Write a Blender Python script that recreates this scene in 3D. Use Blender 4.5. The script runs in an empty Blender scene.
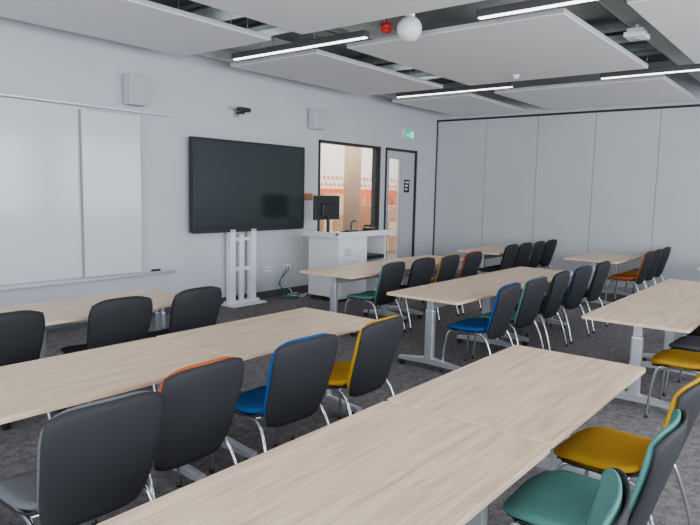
import bpy, bmesh, math, random
from mathutils import Vector, Matrix
random.seed(3)
COL=bpy.context.scene.collection
def rad(d): return math.radians(d)

# ---------------------------------------------------------------- materials
def nmat(name):
    m=bpy.data.materials.new(name); m.use_nodes=True
    return m,m.node_tree,m.node_tree.nodes["Principled BSDF"]
def plain(name,col,rough=.5,metal=0.,bump=0.,bscale=200.,var=0.,vscale=3.,spec=.5):
    m,t,b=nmat(name)
    b.inputs["Base Color"].default_value=(*col,1); b.inputs["Roughness"].default_value=rough
    b.inputs["Metallic"].default_value=metal; b.inputs["Specular IOR Level"].default_value=spec
    tc=t.nodes.new("ShaderNodeTexCoord")
    if var>0:
        n=t.nodes.new("ShaderNodeTexNoise"); n.inputs["Scale"].default_value=vscale; n.inputs["Detail"].default_value=4
        t.links.new(tc.outputs["Object"],n.inputs["Vector"])
        r=t.nodes.new("ShaderNodeValToRGB")
        r.color_ramp.elements[0].color=(*[c*(1-var) for c in col],1); r.color_ramp.elements[0].position=.3
        r.color_ramp.elements[1].color=(*[min(1,c*(1+var)) for c in col],1); r.color_ramp.elements[1].position=.7
        t.links.new(n.outputs["Fac"],r.inputs["Fac"]); t.links.new(r.outputs["Color"],b.inputs["Base Color"])
    if bump>0:
        n=t.nodes.new("ShaderNodeTexNoise"); n.inputs["Scale"].default_value=bscale
        t.links.new(tc.outputs["Object"],n.inputs["Vector"])
        bp=t.nodes.new("ShaderNodeBump"); bp.inputs["Strength"].default_value=bump; bp.inputs["Distance"].default_value=.002
        t.links.new(n.outputs["Fac"],bp.inputs["Height"]); t.links.new(bp.outputs["Normal"],b.inputs["Normal"])
    return m
def emis(name,col,s):
    m,t,b=nmat(name); b.inputs["Base Color"].default_value=(*col,1)
    b.inputs["Emission Color"].default_value=(*col,1); b.inputs["Emission Strength"].default_value=s
    return m
def wood(name="pale_oak_laminate",dark=1.,tint=(1,1,1)):
    m,t,b=nmat(name)
    tc=t.nodes.new("ShaderNodeTexCoord"); oi=t.nodes.new("ShaderNodeObjectInfo")
    ad=t.nodes.new("ShaderNodeVectorMath"); ad.operation="ADD"
    mu=t.nodes.new("ShaderNodeMath"); mu.operation="MULTIPLY"; mu.inputs[1].default_value=17.
    t.links.new(oi.outputs["Random"],mu.inputs[0])
    t.links.new(tc.outputs["Object"],ad.inputs[0]); t.links.new(mu.outputs[0],ad.inputs[1])
    def ns(sc,scale,det,dist):
        mp=t.nodes.new("ShaderNodeMapping"); mp.inputs["Scale"].default_value=sc
        t.links.new(ad.outputs[0],mp.inputs["Vector"])
        n=t.nodes.new("ShaderNodeTexNoise"); n.inputs["Scale"].default_value=scale; n.inputs["Detail"].default_value=det; n.inputs["Roughness"].default_value=.6; n.inputs["Distortion"].default_value=dist
        t.links.new(mp.outputs[0],n.inputs["Vector"]); return n
    n=ns((1.0,12,12),2.2,6,.5); n2=ns((1.2,60,60),3.,3,.1)
    ma=t.nodes.new("ShaderNodeMix"); ma.data_type="FLOAT"; ma.inputs[0].default_value=.4
    t.links.new(n.outputs["Fac"],ma.inputs[2]); t.links.new(n2.outputs["Fac"],ma.inputs[3])
    r=t.nodes.new("ShaderNodeValToRGB")
    c0,c1=(.60,.395,.25),(.88,.66,.47)
    r.color_ramp.elements[0].color=(*[c*dark*q for c,q in zip(c0,tint)],1); r.color_ramp.elements[0].position=.34
    r.color_ramp.elements[1].color=(*[c*dark*q for c,q in zip(c1,tint)],1); r.color_ramp.elements[1].position=.58
    t.links.new(ma.outputs[0],r.inputs["Fac"]); t.links.new(r.outputs["Color"],b.inputs["Base Color"])
    b.inputs["Roughness"].default_value=.38; b.inputs["Specular IOR Level"].default_value=.4
    return m
def carpet():
    m,t,b=nmat("dark_grey_carpet_tiles")
    tc=t.nodes.new("ShaderNodeTexCoord")
    n=t.nodes.new("ShaderNodeTexNoise"); n.inputs["Scale"].default_value=75; n.inputs["Detail"].default_value=3
    n2=t.nodes.new("ShaderNodeTexNoise"); n2.inputs["Scale"].default_value=16; n2.inputs["Detail"].default_value=6
    br=t.nodes.new("ShaderNodeTexBrick"); br.offset=0; br.inputs["Scale"].default_value=2.0
    br.inputs["Brick Width"].default_value=1; br.inputs["Row Height"].default_value=1; br.inputs["Mortar Size"].default_value=.003
    br.inputs["Color1"].default_value=(1,1,1,1); br.inputs["Color2"].default_value=(.92,.92,.93,1); br.inputs["Mortar"].default_value=(.8,.8,.8,1)
    for q in (n,n2,br): t.links.new(tc.outputs["Object"],q.inputs["Vector"])
    ad=t.nodes.new("ShaderNodeMath"); ad.operation="ADD"; t.links.new(n.outputs["Fac"],ad.inputs[0]); t.links.new(n2.outputs["Fac"],ad.inputs[1])
    mu=t.nodes.new("ShaderNodeMath"); mu.operation="MULTIPLY"; mu.inputs[1].default_value=.5; t.links.new(ad.outputs[0],mu.inputs[0])
    r=t.nodes.new("ShaderNodeValToRGB")
    r.color_ramp.elements[0].color=(.098,.090,.093,1); r.color_ramp.elements[0].position=.37
    r.color_ramp.elements[1].color=(.245,.230,.232,1); r.color_ramp.elements[1].position=.63
    t.links.new(mu.outputs[0],r.inputs["Fac"])
    mx=t.nodes.new("ShaderNodeMix"); mx.data_type="RGBA"; mx.blend_type="MULTIPLY"; mx.inputs["Factor"].default_value=1
    t.links.new(r.outputs["Color"],mx.inputs[6]); t.links.new(br.outputs["Color"],mx.inputs[7])
    t.links.new(mx.outputs[2],b.inputs["Base Color"])
    b.inputs["Roughness"].default_value=.95; b.inputs["Specular IOR Level"].default_value=.1
    bp=t.nodes.new("ShaderNodeBump"); bp.inputs["Strength"].default_value=.4; bp.inputs["Distance"].default_value=.004
    t.links.new(n.outputs["Fac"],bp.inputs["Height"]); t.links.new(bp.outputs["Normal"],b.inputs["Normal"])
    return m
def glassmat(name,alpha=.12):
    m,t,b=nmat(name); b.inputs["Base Color"].default_value=(.8,.88,.9,1); b.inputs["Alpha"].default_value=alpha
    b.inputs["Roughness"].default_value=.03; return m
def fabric(name,col):
    return plain(name,col,.9,0,.6,600,.12,120,.2)

M_WOOD=wood(); M_WOOD2=wood("warm_oak_veneer",.62,(1.,.82,.62)); M_CARP=carpet()
M_WALL=plain("painted_wall",(.585,.60,.635),.75,0,.15,300,.02,2)
M_PART=plain("folding_partition_laminate",(.575,.60,.62),.5,0,.05,300,.02,1.5)
M_SLAB=plain("grey_concrete_soffit",(.19,.20,.195),.9,0,.3,30,.3,2)
M_ALUM=plain("satin_aluminium",(.62,.65,.70),.38,.75,.05,200)
M_TLEG=plain("silver_table_metal",(.66,.69,.73),.33,.7,.1,400)
M_CHROME=plain("polished_chrome",(.68,.70,.73),.22,1.,0)
M_BLACK=plain("black_plastic",(.014,.014,.016),.42,0,.2,500)
M_SHELL=plain("charcoal_chair_shell",(.020,.021,.024),.68,0,.5,300,0,3,.3)
M_DARKM=plain("dark_metal",(.035,.035,.038),.45,.4,.05)
M_HOUS=plain("graphite_light_housing",(.075,.078,.082),.5,.3,.05)
M_WHITE=plain("white_paint",(.84,.86,.88),.5,0,.05,100)
M_ACOU=plain("acoustic_panel_white",(.83,.84,.845),.85,0,.3,250,.02,2)
M_PEDGE=plain("panel_edge_grey",(.48,.50,.51),.7)
M_WB=plain("whiteboard_enamel",(.69,.735,.755),.13,0,0,1,.01,1)
M_SCREEN=plain("glossy_dark_screen",(.018,.028,.029),.16,0,0)
M_SKIRT=plain("dark_skirting",(.07,.07,.08),.5)
M_DOOR=plain("grey_door_laminate",(.52,.55,.58),.45,0,.05)
M_GREY=plain("grey_plastic",(.35,.36,.38),.5)
M_SPK=plain("speaker_cloth",(.50,.51,.53),.8,0,.8,900)
M_SPKW=plain("speaker_cabinet_paint",(.62,.63,.65),.5)
M_RED=plain("red_plastic",(.55,.02,.02),.35)
M_GLOBE=plain("opal_globe",(.85,.86,.85),.25)
M_DUCT=plain("galvanised_duct",(.52,.56,.55),.45,.4,.1,20,.15,6)
M_TRAY=plain("cable_tray_green_grey",(.30,.35,.33),.5,.3,.1)
M_CABLE=plain("teal_green_cable",(.05,.18,.15),.5)
M_WCAB=plain("white_cable",(.7,.7,.7),.5)
M_ORANGE=plain("orange_mural",(.72,.15,.035),.7,0,0,1,.1,3)
M_BEIGE=plain("beige_column",(.52,.38,.25),.8,0,0,1,.06,3)
M_CORK=plain("brown_cork",(.36,.17,.07),.8,0,.4,100,.2,40)
M_GREEN=emis("exit_green",(.01,.45,.20),1.0)
M_SIGNW=emis("exit_white",(.8,.95,.85),1.)
M_LED=emis("led_diffuser",(1.,.94,.85),7.)
M_GLASS=glassmat("clear_glass",.04)
M_TINT=glassmat("door_glass",.07)
F={k:fabric(k+"_fabric",c) for k,c in dict(teal=(.085,.235,.21),yellow=(.48,.26,.008),blue=(.006,.07,.24),orange=(.46,.085,.020),grey=(.115,.12,.128),black=(.024,.025,.029),navy=(.012,.045,.10)).items()}

# ---------------------------------------------------------------- helpers
def link(o,parent=None,loc=None,rot=None):
    COL.objects.link(o)
    if parent is not None: o.parent=parent
    if loc is not None: o.location=loc
    if rot is not None: o.rotation_euler=rot
    return o
def finish(name,bm,mat,parent=None,loc=None,rot=None,smooth=False):
    me=bpy.data.meshes.new(name); bmesh.ops.recalc_face_normals(bm,faces=bm.faces[:]); bm.to_mesh(me); bm.free()
    if smooth:
        for p in me.polygons: p.use_smooth=True
    for mm in (mat if isinstance(mat,(list,tuple)) else [mat]): me.materials.append(mm)
    return link(bpy.data.objects.new(name,me),parent,loc,rot)
def addbox(bm,lo,hi,bev=0.,mi=0,seg=2):
    lo=Vector(lo);hi=Vector(hi);c=(lo+hi)/2;s=hi-lo
    g=bmesh.ops.create_cube(bm,size=1,matrix=Matrix.Translation(c)@Matrix.Diagonal((s.x,s.y,s.z,1)))
    fs={f for v in g["verts"] for f in v.link_faces}
    for f in fs: f.material_index=mi
    if bev>0:
        es={e for v in g["verts"] for e in v.link_edges}
        bmesh.ops.bevel(bm,geom=list(es),offset=bev,segments=seg,affect="EDGES",profile=.5)
def box(name,lo,hi,mat,parent=None,bev=.004,loc=None,rot=None):
    bm=bmesh.new(); addbox(bm,lo,hi,bev); return finish(name,bm,mat,parent,loc,rot)
def boxes(name,lst,mat,parent=None,bev=.002,loc=None,rot=None):
    bm=bmesh.new()
    for l in lst: addbox(bm,l[0],l[1],bev if len(l)<4 else l[3],l[2] if len(l)>2 else 0)
    return finish(name,bm,mat,parent,loc,rot)
def addcyl(bm,a,b,r,r2=None,seg=16):
    a=Vector(a);b=Vector(b);d=b-a
    q=d.to_track_quat("Z","Y").to_matrix().to_4x4()
    bmesh.ops.create_cone(bm,cap_ends=True,segments=seg,radius1=r,radius2=r if r2 is None else r2,depth=d.length,matrix=Matrix.Translation((a+b)/2)@q)
def cyl(name,a,b,r,mat,parent=None,r2=None,seg=20,loc=None):
    bm=bmesh.new(); addcyl(bm,a,b,r,r2,seg)
    o=finish(name,bm,mat,parent,loc)
    for p in o.data.polygons: p.use_smooth=len(p.vertices)==4
    return o
def smoothpath(pts,k=5):
    pts=[Vector(p) for p in pts]; out=[]
    for i in range(len(pts)-1):
        p0=pts[max(i-1,0)];p1=pts[i];p2=pts[i+1];p3=pts[min(i+2,len(pts)-1)]
        for j in range(k):
            t=j/k
            out.append(.5*((2*p1)+(p2-p0)*t+(2*p0-5*p1+4*p2-p3)*t*t+(3*p1-p0-3*p2+p3)*t**3))
    out.append(pts[-1]); return out
def addtube(bm,pts,r,seg=8,k=5):
    P=smoothpath(pts,k) if k>1 else [Vector(p) for p in pts]
    rings=[];up=Vector((1,0,0))
    for i,p in enumerate(P):
        t=(P[min(i+1,len(P)-1)]-P[max(i-1,0)]).normalized()
        u=up-t*up.dot(t)
        if u.length<.1: u=Vector((0,1,0))-t*t.y
        u.normalize(); up=u; w=t.cross(u)
        rings.append([bm.verts.new(p+(u*math.cos(a)+w*math.sin(a))*r) for a in [2*math.pi*j/seg for j in range(seg)]])
    for a,b in zip(rings,rings[1:]):
        for j in range(seg): bm.faces.new((a[j],a[(j+1)%seg],b[(j+1)%seg],b[j]))
    bm.faces.new(rings[0]); bm.faces.new(rings[-1])
def tube(name,pts,r,mat,parent=None,seg=8,k=5):
    bm=bmesh.new(); addtube(bm,pts,r,seg,k); return finish(name,bm,mat,parent,smooth=True)
def patch(name,P,th,mat,parent=None,n=14,m=14,off=0.):
    """closed cushion around the surface P(u,v); th(u,v) thickness"""
    bm=bmesh.new();fr=[];bk=[]
    for i in range(n+1):
        a=[];b=[]
        for j in range(m+1):
            u=-1+2*i/n;v=-1+2*j/m;e=.01
            uu=max(-1+e,min(1-e,u));vv=max(-1+e,min(1-e,v))
            N=(P(uu+e,vv)-P(uu-e,vv)).cross(P(uu,vv+e)-P(uu,vv-e)).normalized()
            c=P(u,v)+N*off;h=th(u,v)/2
            a.append(bm.verts.new(c+N*h));b.append(bm.verts.new(c-N*h))
        fr.append(a);bk.append(b)
    for i in range(n):
        for j in range(m):
            bm.faces.new((fr[i][j],fr[i+1][j],fr[i+1][j+1],fr[i][j+1]))
            bm.faces.new((bk[i][j],bk[i][j+1],bk[i+1][j+1],bk[i+1][j]))
    for i in range(n):
        for j in (0,m): bm.faces.new((fr[i][j],fr[i+1][j],bk[i+1][j],bk[i][j]))
    for j in range(m):
        for i in (0,n): bm.faces.new((fr[i][j],fr[i][j+1],bk[i][j+1],bk[i][j]))
    return finish(name,bm,mat,parent,smooth=True)
def empty(name,loc,label,cat,rot=None,group=None):
    e=bpy.data.objects.new(name,None); e.empty_display_size=.1; link(e,None,loc,rot)
    e["label"]=label;e["category"]=cat
    if group: e["group"]=group
    return e
def tag(o,label,cat,group=None):
    o["label"]=label;o["category"]=cat
    if group:o["group"]=group
    return o
def struct(o): o["kind"]="structure"; return o
def clone(o,parent=None):
    c=o.copy(); COL.objects.link(c)
    if parent is not None: c.parent=parent
    for ch in o.children: clone(ch,c)
    return c
def setmat(o,mat):
    o.material_slots[0].link="OBJECT"; o.material_slots[0].material=mat

# ---------------------------------------------------------------- room shell
XW=-15.; YS=-10.; ZC=4.05; HB=3.27
struct(box("floor",(XW,YS,-.1),(6,5,0),M_CARP,bev=0))
struct(box("ceiling",(XW,YS,ZC),(6,5,ZC+.1),M_SLAB,bev=0))
O1=(-3.87,-2.10,2.57); O2=(-1.90,-.80,2.57)
struct(boxes("wall_north",[((XW,0,0),(O1[0],.15,ZC)),((O1[0],0,O1[2]),(O1[1],.15,ZC)),((O1[1],0,0),(O2[0],.15,ZC)),((O2[0],0,O2[2]),(O2[1],.15,ZC)),((O2[1],0,0),(.0,.15,ZC))],M_WALL,bev=0))
# window walls behind the camera (daylight side)
def windowed(name,axis,pos,a0,a1,openings,z0,z1):
    L=[];cur=a0
    def seg(p,q,zl,zh):
        if q-p<1e-4: return
        if axis=="y": L.append(((p,pos-.2,zl),(q,pos,zh)))
        else: L.append(((pos-.2,p,zl),(pos,q,zh)))
    for p,q in openings:
        seg(cur,p,0,ZC); seg(p,q,0,z0); seg(p,q,z1,ZC); cur=q
    seg(cur,a1,0,ZC)
    return struct(boxes(name,L,M_WALL,bev=0))
WS=[(-14.2,-11.2),(-10.6,-7.6),(-7.0,-4.0),(-3.4,-.6)]
windowed("wall_south","y",YS,XW,0,WS,.9,3.1)
WW=[(-9.4,-6.6),(-5.8,-3.2)]
windowed("wall_west","x",XW,YS,0,WW,.9,3.1)
k=1
for p,q in WS:
    L=[((p,YS-.14,.9),(p+.06,YS-.06,3.1)),((q-.06,YS-.14,.9),(q,YS-.06,3.1)),((p,YS-.14,.9),(q,YS-.06,.96)),((p,YS-.14,3.04),(q,YS-.06,3.1)),(((p+q)/2-.03,YS-.14,.9),((p+q)/2+.03,YS-.06,3.1))]
    struct(boxes("window_%d"%k,L,M_DARKM)); k+=1
for p,q in WW:
    L=[((XW-.14,p,.9),(XW-.06,p+.06,3.1)),((XW-.14,q-.06,.9),(XW-.06,q,3.1)),((XW-.14,p,.9),(XW-.06,q,.96)),((XW-.14,p,3.04),(XW-.06,q,3.1)),((XW-.14,(p+q)/2-.03,.9),(XW-.06,(p+q)/2+.03,3.1))]
    struct(boxes("window_%d"%k,L,M_DARKM)); k+=1
# folding partition wall: panels with narrow seams, one wall
L=[];ys=[-.03,-1.17,-2.27,-3.37,-4.47,-5.57,-6.67,-7.77,-8.87,-10.]
for a,b in zip(ys,ys[1:]): L.append(((0,b+.005,.015),(.1,a-.005,HB-.02),0,.004))
L.append(((.02,-10,0),(.12,0,ZC),3,0)); L.append(((-.02,-10,HB+.02),(.1,0,ZC),2,0))
struct(boxes("wall_east",L,[M_PART,M_DARKM,M_WALL,M_GREY]))
struct(box("trim_1",(-.03,-10,HB-.015),(.1,-.0,HB+.015),M_DARKM))
struct(box("trim_2",(-.02,-.02,0),(.0,0,HB),M_DARKM))
struct(boxes("baseboard_north",[((XW,-.018,0),(O1[0]-.05,0,.11)),((O1[1]+.05,-.018,0),(O2[0]-.05,0,.11)),((O2[1]+.05,-.018,0),(-.06,0,.11))],M_SKIRT))
struct(box("baseboard_east",(-.012,-10,0),(0,0,.09),M_GREY))
# glazed opening and door frame
def frame(name,x0,x1,z,t,mat,mid=None):
    L=[((x0-.01,-.02,0),(x0+t,.16,z)),((x1-t,-.02,0),(x1+.01,.16,z)),((x0-.01,-.02,z-t),(x1+.01,.16,z+.01))]
    return struct(boxes(name,L,mat))
frame("trim_3",O1[0],O1[1],O1[2],.03,M_DARKM)
frame("trim_4",O2[0],O2[1],O2[2],.03,M_DARKM)
struct(boxes("window_7",[((O1[0]+.03,.06,.1),(O1[1]-.03,.075,O1[2]-.03))],M_GLASS))
vx0,vx1=-1.76,-1.36
d=struct(boxes("door_1",[((O2[0]+.03,.02,.01),(vx0,.07,2.53)),((vx1,.02,.01),(O2[1]-.03,.07,2.53)),((vx0,.02,.01),(vx1,.07,.30)),((vx0,.02,2.38),(vx1,.07,2.53))],M_DOOR))
box("vision_panel",(vx0-.01,.035,.29),(vx1+.01,.05,2.39),M_TINT,d,bev=0)
boxes("vision_frame",[((vx0-.008,.010,.29),(vx0+.006,.02,2.39)),((vx1-.006,.010,.29),(vx1+.008,.02,2.39)),((vx0-.008,.010,2.378),(vx1+.008,.02,2.39)),((vx0-.008,.010,.29),(vx1+.008,.02,.305))],M_GREY,d,bev=.002)
tube("handle",[(-1.81,.02,.95),(-1.81,-.04,.96),(-1.81,-.05,1.0),(-1.81,-.05,1.3),(-1.81,-.04,1.34),(-1.81,.02,1.35)],.012,M_ALUM,d)
sg=boxes("door_sign",[((-1.20,.005,1.72),(-1.02,.019,1.98),0),((-1.18,.002,1.91),(-1.05,.006,1.94),1,0),((-1.18,.002,1.84),(-1.08,.006,1.87),1,0),((-1.18,.002,1.77),(-1.10,.006,1.80),1,0)],[M_BLACK,M_WHITE])
tag(sg,"small black square notice with white lines fixed on grey door","sign")

# corridor beyond the opening
struct(box("wall_corridor",(-9,3.6,0),(6,3.75,ZC),M_WHITE,bev=0))
struct(box("wall_corridor_end",(5.9,0,0),(6,3.7,ZC),M_WHITE,bev=0))
struct(box("wall_corridor_start",(-9.1,.15,0),(-9,3.7,ZC),M_WHITE,bev=0))
struct(box("wall_back_east",(.12,.0,0),(5.9,.15,ZC),M_WHITE,bev=0))
mural=tag(box("mural_panel",(-3.5,3.54,.0),(5.6,3.58,1.78),M_ORANGE),"orange painted wall mural with rows of orange triangles above","mural")
bm=bmesh.new()
for i in range(52):
    for j in range(2):
        x=-3.3+i*.17+.085*(j%2); z=1.86+j*.18
        v=[bm.verts.new((x+a,3.575,z+b)) for a,b in ((0,0),(.11,0),(.055,.10))]; bm.faces.new(v)
finish("triangle_pattern",bm,M_ORANGE,mural)
bm=bmesh.new()
for i in range(24):
    x=-3.2+i*.36
    v=[bm.verts.new((x+a,3.535,b)) for a,b in ((0,.3),(.12,.3),(.34,1.6),(.22,1.6))]; bm.faces.new(v)
finish("stripe_pattern",bm,M_BEIGE,mural)
tag(cyl("round_column",(-.40,2.0,0),(-.40,2.0,ZC),.20,M_BEIGE,seg=40),"round beige concrete column in the corridor beyond the glazing","column")
def locker(x,h,md,lab):
    lk=empty("locker_unit",(x,3.2,0),lab,"locker",group="corridor lockers")
    box("body",(-.6,-.25,0),(.6,.25,h),md,lk,.01)
    n=3
    for i in range(3):
        for j in range(n): box("door",(-.57+i*.39,-.27,.06+j*(h-.08)/n),(-.21+i*.39,-.25,.04+(j+1)*(h-.08)/n),M_WOOD if (i+j)%2 else md,lk,.005)
locker(.25,1.66,M_WOOD2,"warm oak locker unit with oak doors beside the mural")
locker(2.3,1.35,M_WOOD2,"low warm oak locker unit against the orange mural")
locker(4.0,1.60,M_WOOD2,"warm oak locker unit with oak doors beside the mural")
cl=empty("corridor_light",(0,1.6,3.2),"slim linear pendant light hung in the corridor","ceiling light")
box("housing",(-1.5,-.05,0),(1.5,.05,.07),M_WHITE,cl); box("diffuser",(-1.48,-.04,-.012),(1.48,.04,.002),M_LED,cl)
for s in (-1,1): cyl("suspension_wire",(s*1.2,0,.07),(s*1.2,0,.85),.003,M_ALUM,cl,seg=6)

# ---------------------------------------------------------------- whiteboards
wb=empty("whiteboard",(0,0,0),"long white enamel wallboard with aluminium rail and pen tray","whiteboard")
box("board_panel",(-12.6,-.035,.62),(-8.05,-.008,2.63),M_WB,wb,.003)
box("sliding_panel",(-8.15,-.075,.62),(-7.38,-.045,2.60),M_WB,wb,.004)
boxes("top_rail",[((-12.6,-.09,2.64),(-6.85,0,2.665))],M_ALUM,wb)
boxes("pen_tray",[((-12.6,-.11,.575),(-6.87,0,.59)),((-12.6,-.115,.575),(-6.87,-.105,.615))],M_ALUM,wb)
box("trim_edge",(-7.385,-.078,.62),(-7.372,-.042,2.60),M_ALUM,wb,.001)
box("trim_edge",(-8.16,-.078,.62),(-8.147,-.042,2.60),M_GREY,wb,.001)
er=empty("board_eraser",(-7.15,-.055,.592),"small black felt eraser on the pen tray","eraser")
box("felt_pad",(-.07,-.025,0),(.07,.025,.018),M_BLACK,er,.003); box("grip",(-.06,-.02,.018),(.06,.02,.045),M_DARKM,er,.008)

# ---------------------------------------------------------------- speakers
def speaker(x0,x1,z0,z1,name="wall_speaker"):
    w=x1-x0;h=z1-z0
    e=empty(name,((x0+x1)/2,0,z0),"white box wall loudspeaker with grey cloth grille","speaker",group="wall loudspeakers")
    box("cabinet",(-w/2,-.20,0),(w/2,-.03,h),M_SPKW,e,.012)
    box("grille",(-w/2+.012,-.212,.012),(w/2-.012,-.198,h-.012),M_SPK,e,.004)
    cyl("badge",(0,-.214,.03),(0,-.21,.03),.008,M_GREY,e)
    box("wall_bracket",(-.03,-.04,h*.4),(.03,0,h*.6),M_DARKM,e,.003)
speaker(-7.57,-7.32,2.72,3.09); speaker(-4.18,-3.90,2.73,3.05)

# ---------------------------------------------------------------- display
tv=empty("wall_display",(-5.50,-.12,1.1),"large black flat panel display with slim bezel","television")
w,h=2.23,1.31
boxes("bezel",[((-w/2,-.035,0),(w/2,.06,.045)),((-w/2,-.035,h-.025),(w/2,.06,h)),((-w/2,-.035,.04),(-w/2+.028,.06,h-.02)),((w/2-.028,-.035,.04),(w/2,.06,h-.02)),((-w/2+.02,.0,.02),(w/2-.02,.05,h-.02))],M_BLACK,tv,.005)
box("screen",(-w/2+.027,-.025,.044),(w/2-.027,-.012,h-.024),M_SCREEN,tv,.001)
boxes("soundbar_lip",[((-w/2+.02,-.04,-.012),(w/2-.02,.03,.004))],M_DARKM,tv,.003)
st=empty("display_stand",(-5.60,-.12,0),"white steel twin column stand carrying the display","stand")
for x in (-.36,.05):
    boxes("column",[((x,-.04,.02),(x+.10,.06,1.12))],M_WHITE,st,.006)
boxes("base_plate",[((-.44,-.20,0),(.22,.08,.025)),((-.42,-.06,.02),(.20,.05,.06))],M_WHITE,st,.004)
box("cross_brace",(-.28,.0,.5),(.07,.03,.56),M_WHITE,st,.003)
box("cross_brace",(-.28,.0,.95),(.07,.03,1.0),M_WHITE,st,.003)
boxes("cable_cover",[((-.16,-.02,.06),(-.08,.02,1.05))],M_WHITE,st,.004)
cm=empty("conference_camera",(-5.72,-.02,2.80),"small black camera unit on a wall bracket above the display","camera")
box("bracket",(-.02,-.16,.0),(.02,.02,.03),M_DARKM,cm,.003); box("camera_body",(-.11,-.19,.03),(.11,-.11,.09),M_BLACK,cm,.012)
cyl("lens",(0,-.2,.06),(0,-.185,.06),.025,M_SCREEN,cm); box("wall_plate",(-.05,.0,-.04),(.05,.02,.08),M_GREY,cm,.003)
tag(box("cork_notice",(-4.25,-.012,1.55),(-4.02,0,1.67),M_CORK),"small brown cork notice strip fixed on the wall","notice")
for i,(x,z) in enumerate(((-4.62,.46),(-5.05,.46))):
    s=empty("wall_socket",(x,0,z),"white double wall socket plate","socket",group="wall sockets")
    box("plate",(-.075,-.012,-.045),(.075,0,.045),M_WHITE,s,.003)
    boxes("switch",[((-.05,-.016,-.01),(-.02,-.01,.02)),((.02,-.016,-.01),(.05,-.01,.02))],M_GREY,s,.001)
for i,(sx,m,r) in enumerate(((-4.76,M_CABLE,.008),(-4.60,M_WCAB,.007),(-4.70,M_CABLE,.007))):
    random.seed(i)
    pts=[(sx+.1,-.02,.45),(sx+.02,-.07,.40),(sx-.10-.04*i,-.08,.22),(sx-.04,-.12,.08),(sx-.1,-.2,.012)]
    for j in range(12):
        a=j*.9+i; pts.append((sx-.05+.19*math.cos(a)*(1-.04*j),-.27+.13*math.sin(a),.012+.03*(j%2)))
    pts.append((sx+.35+.1*i,-.2,.01))
    c=tube("floor_cable",pts,r,m,k=6)
    tag(c,("white" if m is M_WCAB else "green")+" cable hanging from socket and coiled on floor","cable","cables by the lectern")
# exit sign
ex=empty("exit_sign",(-1.18,-.02,2.79),"illuminated green emergency exit sign with running figure","sign")
box("sign_case",(-.18,-.05,0),(.18,.02,.19),M_WHITE,ex,.006)
box("sign_face",(-.172,-.056,.008),(.172,-.049,.182),M_GREEN,ex,.001)
bm=bmesh.new()
def flat(bm,pts,y=-.0575): bm.faces.new([bm.verts.new((a,y,b+.01)) for a,b in pts])
flat(bm,[(.06,.02),(.12,.02),(.12,.14),(.06,.14)])                     # doorway
flat(bm,[(-.12,.075),(-.09,.1),(-.09,.085),(-.05,.085),(-.05,.065),(-.09,.065),(-.09,.05)])  # arrow
flat(bm,[(-.005,.07),(.02,.07),(.03,.115),(.005,.115)])
flat(bm,[(-.005,.07),(.01,.07),(-.01,.03),(-.03,.025),(-.03,.035),(-.015,.04)])
flat(bm,[(.01,.07),(.02,.07),(.04,.05),(.035,.025),(.025,.025),(.028,.047)])
flat(bm,[(.02,.12),(.03,.12),(.035,.132),(.025,.142),(.015,.132)])
finish("pictogram",bm,M_SIGNW,ex)

# ---------------------------------------------------------------- lectern
lc=empty("lectern",(-4.0,-.80,0),"white teaching lectern desk with cabinet and open shelf","lectern")
HL=1.04
boxes("body",[((-.62,-.30,.04),(.10,-.28,HL-.035)),((-.62,-.28,.04),(-.60,.32,HL-.035)),((.08,-.28,.04),(.10,.32,HL-.035)),((-.62,-.28,.04),(.10,.32,.07)),((.60,-.30,.04),(.63,.32,HL-.035)),((.10,.28,.04),(.60,.30,HL-.035)),((.10,-.28,.45),(.60,.28,.47)),((.10,-.28,.06),(.60,.28,.08))],M_WHITE,lc,.003)
box("worktop",(-.76,-.38,HL-.035),(.72,.36,HL),M_WHITE,lc,.008)
boxes("raised_edge",[((-.76,-.38,HL),(.72,-.34,HL+.05)),((-.76,-.38,HL),(-.72,.3,HL+.05))],M_WHITE,lc,.006)
for a,b,hx in ((-.58,-.26,-.30),(-.25,.07,-.21)):
    bx=box("door",(a,-.318,.08),(b,-.301,HL-.06),M_WHITE,lc,.003); tube("handle",[(hx,-.318,.5),(hx,-.345,.51),(hx,-.345,.62),(hx,-.318,.63)],.006,M_ALUM,bx)
boxes("vent_grille",[((-.5,-.322,.72+.02*i),(-.34,-.316,.728+.02*i)) for i in range(6)],M_GREY,lc,.0)
box("equipment_tray",(.12,-.30,.62),(.58,.2,.68),M_BLACK,lc,.004)
for x in (-.58,.06,.59):
    for y in (-.25,.27): cyl("castor",(x-.012,y,.022),(x+.012,y,.022),.022,M_BLACK,lc)
mo=empty("computer_monitor",(-4.48,-.72,HL+.002),"black computer monitor seen from behind on a stand","monitor")
box("monitor_panel",(-.30,-.02,.22),(.30,.02,.60),M_BLACK,mo,.008); box("rear_housing",(-.14,-.05,.28),(.14,-.015,.48),M_BLACK,mo,.015)
box("neck",(-.025,-.05,.01),(.025,-.02,.3),M_DARKM,mo,.005); box("monitor_base",(-.12,-.12,0),(.12,.08,.014),M_DARKM,mo,.005)
kb=tag(box("keyboard",(-3.95,-.72,HL+.001),(-3.52,-.57,HL+.02),M_BLACK,bev=.004),"black keyboard lying on the lectern","keyboard")
ph=empty("desk_phone",(-3.62,-.95,HL+.001),"black desk telephone with handset on the lectern","telephone")
box("phone_base",(-.1,-.09,0),(.1,.09,.08),M_BLACK,ph,.01); tube("handset",[(-.07,-.08,.10),(-.07,-.05,.115),(-.07,.05,.115),(-.07,.08,.10)],.018,M_BLACK,ph)
dc=empty("document_camera",(-4.0,-.85,HL+.001),"small black document camera with bent arm","camera")
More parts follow.
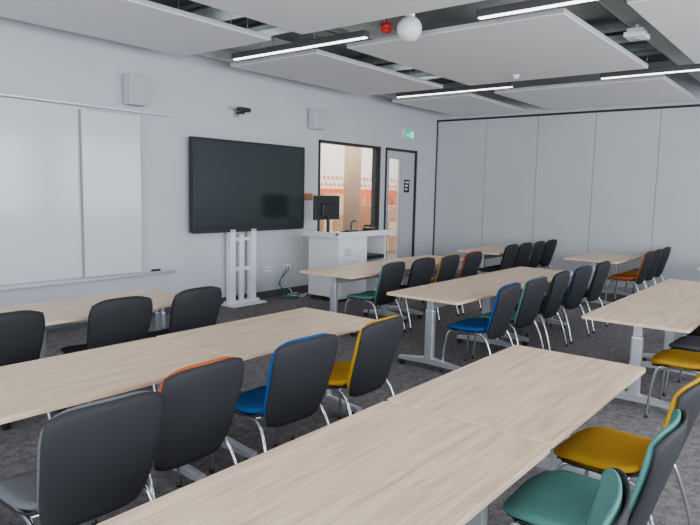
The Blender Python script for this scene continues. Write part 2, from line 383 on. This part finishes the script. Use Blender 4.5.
box("camera_base",(-.09,-.07,0),(.09,.07,.05),M_DARKM,dc,.008); tube("arm",[(0,0,.02),(0,.01,.12),(.03,.0,.19),(.1,-.02,.19)],.012,M_DARKM,dc)

# ---------------------------------------------------------------- table
LT,WT,HT=1.48,.80,.74
def make_table(L):
    e=bpy.data.objects.new("training_table",None); e.empty_display_size=.1; COL.objects.link(e)
    bm=bmesh.new(); addbox(bm,(-L/2+.005,-WT/2,HT-.026),(L/2-.005,WT/2,HT),0)
    vs=[ed for ed in bm.edges if abs(ed.verts[0].co.z-ed.verts[1].co.z)>.01]
    bmesh.ops.bevel(bm,geom=vs,offset=.022,segments=4,affect="EDGES",profile=.5)
    es=[ed for ed in bm.edges if abs(ed.verts[0].co.z-ed.verts[1].co.z)<.001 and len(ed.link_faces)==2 and any(abs(f.normal.z)>.9 for f in ed.link_faces)]
    bmesh.ops.bevel(bm,geom=es,offset=.003,segments=2,affect="EDGES",profile=.5)
    finish("tabletop",bm,M_WOOD,e)
    for s in (-1,1):
        x=s*(L/2-.20)
        bm=bmesh.new()
        addbox(bm,(x-.03,-.045,.09),(x+.03,.045,.60),.014,0,3)
        addbox(bm,(x-.022,-.036,.58),(x+.022,.036,.70),.008)
        addbox(bm,(x-.025,-.27,.69),(x+.025,.27,.713),.004)
        leg=finish("leg",bm,M_TLEG,e)
        bm=bmesh.new()
        sec=[(-.34,.075,.018),(-.2,.085,.024),(0,.10,.035),(.2,.085,.024),(.34,.075,.018)]
        rings=[]
        for y,z,t in sec:
            rings.append([bm.verts.new((x+a*.028,y,z+b*t)) for a,b in ((-1,-1),(1,-1),(1,.6),(.5,1),(-.5,1),(-1,.6))])
        for a,b in zip(rings,rings[1:]):
            for j in range(6): bm.faces.new((a[j],a[(j+1)%6],b[(j+1)%6],b[j]))
        bm.faces.new(rings[0]);bm.faces.new(rings[-1])
        finish("foot",bm,M_TLEG,e)
        for y in (-.31,.31):
            bm=bmesh.new(); addcyl(bm,(x-.022,y,.03),(x-.008,y,.03),.03,seg=18); addcyl(bm,(x+.008,y,.03),(x+.022,y,.03),.03,seg=18)
            addbox(bm,(x-.008,y-.014,.03),(x+.008,y+.014,.075),.003)
            finish("castor",bm,M_BLACK,e)
    box("crossbar",(-L/2+.2,-.02,.60),(L/2-.2,.02,.66),M_TLEG,e,.008)
    return e
TPROTO=make_table(LT); TPROTO2=make_table(1.6)
used={}
def table(x0,yb,L=LT,rot=0.,lab="rectangular pale wood table on silver castor legs",dy=0):
    p=TPROTO if L==LT else TPROTO2
    if p in used: e=clone(p)
    else: e=p; used[p]=1
    e.location=(x0+L/2,yb-WT/2,0); e.rotation_euler=(0,0,rad(rot))
    tag(e,lab,"table","rows of classroom tables"); return e
Y1,Y2,Y3=-1.98,-3.70,-5.55
table(-9.665-LT,Y3-.012,rot=.3); table(-9.66,Y3)
table(-9.66-LT,Y2); table(-9.655,Y2+.015,rot=.4)
table(-9.98-LT,Y1); table(-9.98,Y1)
table(-7.05,Y2,1.6); table(-5.45,Y2,1.6)
table(-6.86,Y3+.02,1.6); table(-5.26,Y3+.02,1.6)
table(-6.45,Y1,LT); table(-6.45+LT,Y1,LT)
table(-2.35,Y1+.1,1.6); table(-2.20,Y2,1.6); table(-2.1,Y3,1.6)

# ---------------------------------------------------------------- chair
def rr(u,v,k=.20,p=4): return u*(1-k*abs(v)**p), v*(1-k*abs(u)**p)
def make_chair():
    e=bpy.data.objects.new("stacking_chair",None); e.empty_display_size=.1; COL.objects.link(e)
    def Ps(u,v):
        a,b=rr(u,v); z=.450+.018*u*u-.012*(1-v*v)
        if v>.4: z-=.035*((v-.4)/.6)**2
        if v<-.5: z+=.012*((-v-.5)/.5)**2
        return Vector((.262*a*(1.0+.03*v),.232*b+.035,z))
    edge=lambda u,v:1-max(abs(u),abs(v))**6*.65
    patch("seat",Ps,lambda u,v:.050*edge(u,v),F["black"],e)
    patch("seat_shell",lambda u,v:Ps(u*.97,v*.98),lambda u,v:.014*edge(u,v),M_SHELL,e,off=-.030,n=10,m=10)
    def Pb(u,v):
        a,b=rr(u,v,.14,5)
        s=max(0,(v+1)/2)
        y=-.215-.14*s**1.15+.06*u*u*(.45+.35*s)+.02*max(0,v)**3+.012*(1-s)**3
        return Vector((-a*(.242+.018*v),y,.640+.258*b-.012*u*u))
    patch("backrest",lambda u,v:Pb(u,v if v>0 else v*.93),lambda u,v:.036*edge(u,v),F["black"],e,n=16,m=16)
    patch("back_shell",lambda u,v:Pb(u*.985,v*.985 if v>0 else v),lambda u,v:.024*edge(u,v),M_SHELL,e,off=-.026,n=16,m=16)
    for s in (-1,1):
        tube("leg",[(s*.265,.235,.006),(s*.255,.22,.22),(s*.242,.185,.395),(s*.235,.11,.420),(s*.233,.0,.422)],.0115,M_CHROME,e)
        tube("leg",[(s*.27,-.32,.006),(s*.262,-.27,.20),(s*.245,-.20,.375),(s*.235,-.12,.418),(s*.233,.0,.422)],.0115,M_CHROME,e)
    bm=bmesh.new(); addtube(bm,[(-.235,.12,.418),(.235,.12,.418)],.009,8,1); addtube(bm,[(-.235,-.12,.418),(.235,-.12,.418)],.009,8,1)
    finish("seat_rail",bm,M_CHROME,e,smooth=True)
    for s in (-1,1):
        for y in (.235,-.32):
            cyl("foot_glide",(s*(.265 if y>0 else .27),y,0),(s*(.265 if y>0 else .27),y,.025),.015,M_BLACK,e,seg=10)
    return e
CP=make_chair(); first=[True]
def chair(x,y,col,rot=0.,lab=None,seatcol=None):
    if first[0]: e=CP; first[0]=False
    else: e=clone(CP)
    e.location=(x,y,0); e.rotation_euler=(0,0,rad(rot))
    for c in e.children:
        if c.name.startswith("backrest"): setmat(c,F[col])
        if c.name.startswith("seat") and not c.name.startswith("seat_"): setmat(c,F[seatcol or col])
    word={"grey":"grey","navy":"dark blue"}.get(col,col)
    tag(e,lab or "stacking chair with %s upholstery, charcoal back shell and chrome legs"%word,"chair","classroom chairs")
    return e
for x,c,r in ((-11.1,"black",3),(-10.30,"black",3),(-9.45,"black",-2),(-8.77,"black",2)): chair(x,-2.70,c,r)
for x,y,c,r in ((-10.74,-4.68,"grey",-2),(-10.17,-4.54,"orange",2),(-9.42,-4.54,"blue",-3),(-8.71,-4.54,"yellow",2)): chair(x,y,c,r)
for x,y,c,r in ((-10.31,-6.43,"teal",14),(-9.50,-6.42,"teal",2),(-8.82,-6.38,"yellow",-2)): chair(x,y,c,r)
for x,c,r in ((-5.88,"teal",2),(-5.18,"black",-2),(-4.52,"yellow",1),(-3.84,"orange",0)): chair(x,-2.68,c,r)
for x,c,r in ((-6.56,"blue",2),(-5.90,"teal",-2),(-5.22,"black",2),(-4.48,"navy",-3),(-3.72,"black",0)): chair(x,-4.46,c,r)
for x,c,r in ((-6.56,"yellow",2),(-5.88,"grey",-2),(-5.2,"black",0)): chair(x,-6.30,c,r)
for x,c,r in ((-2.13,"black",0),(-1.54,"black",-1),(-.95,"grey",1),(-.36,"black",0)): chair(x,-2.50,c,r)
for x,c,r in ((-1.50,"orange",1),(-.92,"yellow",-1),(-.34,"grey",0)): chair(x,-4.48,c,r)

# ---------------------------------------------------------------- ceiling rafts
ZP=3.34
def raft(x0,x1,y0,y1):
    e=empty("ceiling_panel",((x0+x1)/2,(y0+y1)/2,ZP),"suspended white acoustic ceiling panel hung on thin wires","ceiling panel",group="acoustic ceiling panels")
    a=(x1-x0)/2;b=(y1-y0)/2
    box("panel_board",(-a,-b,0),(a,b,.045),M_ACOU,e,.003)
    boxes("panel_frame",[((-a,-b-.004,.01),(a,-b,.05)),((-a,b,.01),(a,b+.004,.05)),((-a-.004,-b,.01),(-a,b,.05)),((a,-b,.01),(a+.004,b,.05))],M_PEDGE,e,0)
    for sx in (-1,1):
        for sy in (-1,1): cyl("hanging_wire",(sx*(a-.3),sy*(b-.3),.045),(sx*(a-.3),sy*(b-.3),ZC-ZP),.003,M_ALUM,e,seg=6)
for x0,x1 in ((-10.05,-7.02),(-6.27,-3.30),(-2.47,-.1)):
    for y0,y1 in ((-2.05,-.52),(-5.02,-2.52),(-8.1,-5.56)): raft(x0,x1,y0,y1)
raft(-13.9,-10.8,-2.05,-.52); raft(-13.9,-10.8,-5.02,-2.52)
def lightbar(x,y0,y1):
    e=empty("linear_light",(x,(y0+y1)/2,3.31),"slim dark linear pendant light with glowing strip","ceiling light",group="linear pendant lights")
    b=(y1-y0)/2
    box("housing",(-.045,-b,.010),(.045,b,.075),M_HOUS,e,.004)
    box("diffuser",(-.024,-b+.01,0),(.024,b-.01,.014),M_LED,e,.002)
    for s in (-1,1): cyl("suspension_wire",(0,s*(b-.25),.075),(0,s*(b-.25),ZC-3.31),.003,M_ALUM,e,seg=6)
for x in (-10.4,-6.63,-3.02):
    for y0,y1 in ((-3.08,-1.0),(-6.4,-4.36)): lightbar(x,y0,y1)
# services in the void
def tray(name,lo,hi,lab,mat=M_TRAY):
    lo=Vector(lo);hi=Vector(hi);L=[(lo,Vector((hi.x,hi.y,lo.z+.01)))]
    if hi.x-lo.x>hi.y-lo.y:
        L+=[((lo.x,lo.y,lo.z),(hi.x,lo.y+.008,hi.z)),((lo.x,hi.y-.008,lo.z),(hi.x,hi.y,hi.z))]
    else:
        L+=[((lo.x,lo.y,lo.z),(lo.x+.008,hi.y,hi.z)),((hi.x-.008,lo.y,lo.z),(hi.x,hi.y,hi.z))]
    return tag(boxes(name,L,mat,bev=0),lab,"cable tray")
TL="green grey metal cable tray under the concrete slab"
for x in (-6.52,-2.88): tray("cable_tray",(x,-9,3.64),(x+.25,-.4,3.70),TL)
tray("cable_tray",(-14,-2.40,3.50),(-.3,-2.17,3.56),TL)
tray("cable_tray",(-14,-5.40,3.50),(-.3,-5.18,3.56),TL)
for x in (-6.88,-3.2): tag(cyl("round_duct",(x,-9.8,3.86),(x,-.1,3.86),.14,M_DUCT,seg=24),"round galvanised ventilation duct running under the slab","duct")
dd=empty("round_duct",(0,-.25,3.56),"round galvanised duct hung on rods along the wall","duct")
cyl("duct_pipe",(-14,0,0),(-.2,0,0),.09,M_DUCT,dd,seg=24)
for x in (-12,-9.8,-7.5,-5.2,-4.2,-1.2): cyl("hanger_rod",(x,0,.08),(x,0,ZC-3.56),.008,M_ALUM,dd,seg=6)
for x in (-7.3,-6.1,-3.6): 
    dr=empty("sprinkler_pipe",(x,0,3.75),"thin dark sprinkler pipe hung on rods below the slab","pipe",group="sprinkler pipes")
    cyl("pipe_run",(0,-9.8,0),(0,-.1,0),.022,M_DARKM,dr,seg=12)
    for y in (-9,-6,-3.8,-1.6): cyl("hanger_rod",(0,y,.02),(0,y,ZC-3.75),.006,M_ALUM,dr,seg=6)
for i,(y,z) in enumerate(((-2.28,3.62),(-2.34,3.62),(-5.28,3.62),(-5.34,3.62))):
    tag(cyl("service_pipe",(-14,y,z-.03),(-.3,y,z-.03),.018,(M_CABLE,M_DUCT)[i%2],seg=10),"thin service pipe laid along the cable tray","pipe","service pipes under the slab")
for x in (-9.3,-5.9,-2.2,):
    tag(boxes("steel_beam",[((x,-9.9,4.0),(x+.2,-.05,4.04)),((x+.09,-9.9,3.9),(x+.11,-.05,4.0)),((x,-9.9,3.88),(x+.2,-.05,3.9))],M_TRAY,bev=0),"painted steel beam across the ceiling slab","beam")
al=empty("fire_alarm_sounder",(-6.62,-3.32,3.36),"red fire alarm sounder hung below the slab","alarm")
cyl("sounder_base",(0,0,.0),(0,0,.06),.06,M_RED,al); cyl("sounder_horn",(0,0,-.03),(0,0,0),.045,M_RED,al,r2=.06); cyl("drop_rod",(0,0,.06),(0,0,ZC-3.36),.01,M_RED,al,seg=8)
gl=empty("globe_speaker",(-6.62,-3.60,3.33),"white spherical pendant speaker hanging from the slab","speaker")
bm=bmesh.new(); bmesh.ops.create_uvsphere(bm,u_segments=32,v_segments=16,radius=.125); finish("globe",bm,M_GLOBE,gl,smooth=True)
cyl("top_collar",(0,0,.11),(0,0,.16),.05,M_WHITE,gl); cyl("drop_rod",(0,0,.16),(0,0,ZC-3.33),.008,M_WHITE,gl,seg=8)
sd=empty("smoke_detector",(-3.75,-3.45,3.30),"round white smoke detector under ceiling panel","smoke detector")
cyl("detector_base",(0,0,.02),(0,0,.04),.055,M_WHITE,sd); cyl("detector_dome",(0,0,-.015),(0,0,.02),.03,M_WHITE,sd,r2=.05)
ap=empty("ceiling_sensor",(-4.9,-5.29,3.36),"white ceiling mounted device on a bracket","sensor")
boxes("device_body",[((-.13,-.1,0),(.13,.1,.05)),((-.1,-.08,.05),(.1,.08,.09))],M_WHITE,ap,.01); box("bracket",(-.015,-.015,.09),(.015,.015,.14),M_WHITE,ap,.002)
cyl("sensor_lens",(0,0,-.02),(0,0,0),.05,M_GREY,ap)

# ---------------------------------------------------------------- camera
f,pt,ro,yaw=628.415,.1123,-.0214,.6704
Fv=Vector((math.cos(yaw)*math.cos(pt),math.sin(yaw)*math.cos(pt),-math.sin(pt)))
R=Vector((math.sin(yaw),-math.cos(yaw),0)); D=Fv.cross(R)
R2=R*math.cos(ro)+D*math.sin(ro); D2=-R*math.sin(ro)+D*math.cos(ro)
cd=bpy.data.cameras.new("camera"); cd.sensor_width=36; cd.lens=f/700*36; cd.clip_start=.05
co=bpy.data.objects.new("camera",cd); COL.objects.link(co)
mw=Matrix.Identity(4)
for i in range(3):
    mw[i][0]=R2[i]; mw[i][1]=-D2[i]; mw[i][2]=-Fv[i]; mw[i][3]=(-12.0269,-7.1973,1.7113)[i]
co.matrix_world=mw; bpy.context.scene.camera=co

# ---------------------------------------------------------------- light
W=bpy.data.worlds.new("sky"); bpy.context.scene.world=W; W.use_nodes=True
bg=W.node_tree.nodes["Background"]; bg.inputs[0].default_value=(.72,.82,1,1); bg.inputs[1].default_value=2.5
def area(name,loc,rot,sx,sy,e,col):
    l=bpy.data.lights.new(name,"AREA"); l.shape="RECTANGLE"; l.size=sx; l.size_y=sy; l.energy=e; l.color=col
    o=bpy.data.objects.new(name,l); COL.objects.link(o); o.location=loc; o.rotation_euler=rot; return o
for i,(p,q) in enumerate(WS): area("window_daylight",((p+q)/2,YS-.02,2.0),(rad(90),0,0),q-p-.1,2.1,(205,190,140,95)[i],(.90,.94,1))
for p,q in WW: area("window_daylight",(XW-.02,(p+q)/2,2.0),(rad(90),0,rad(-90)),q-p-.1,2.1,140,(.90,.94,1))
area("corridor_fill",(0,1.9,3.8),(0,0,0),8,2.5,480,(1,.91,.80))  # added fill light brightening the corridor, not part of its pendant
# unseen fill lights added to brighten the ceiling void, no fittings there
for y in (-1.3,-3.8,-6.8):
    area("void_fill",(-6.5,y,3.45),(rad(180),0,0),9,.3,24,(.95,.98,1))
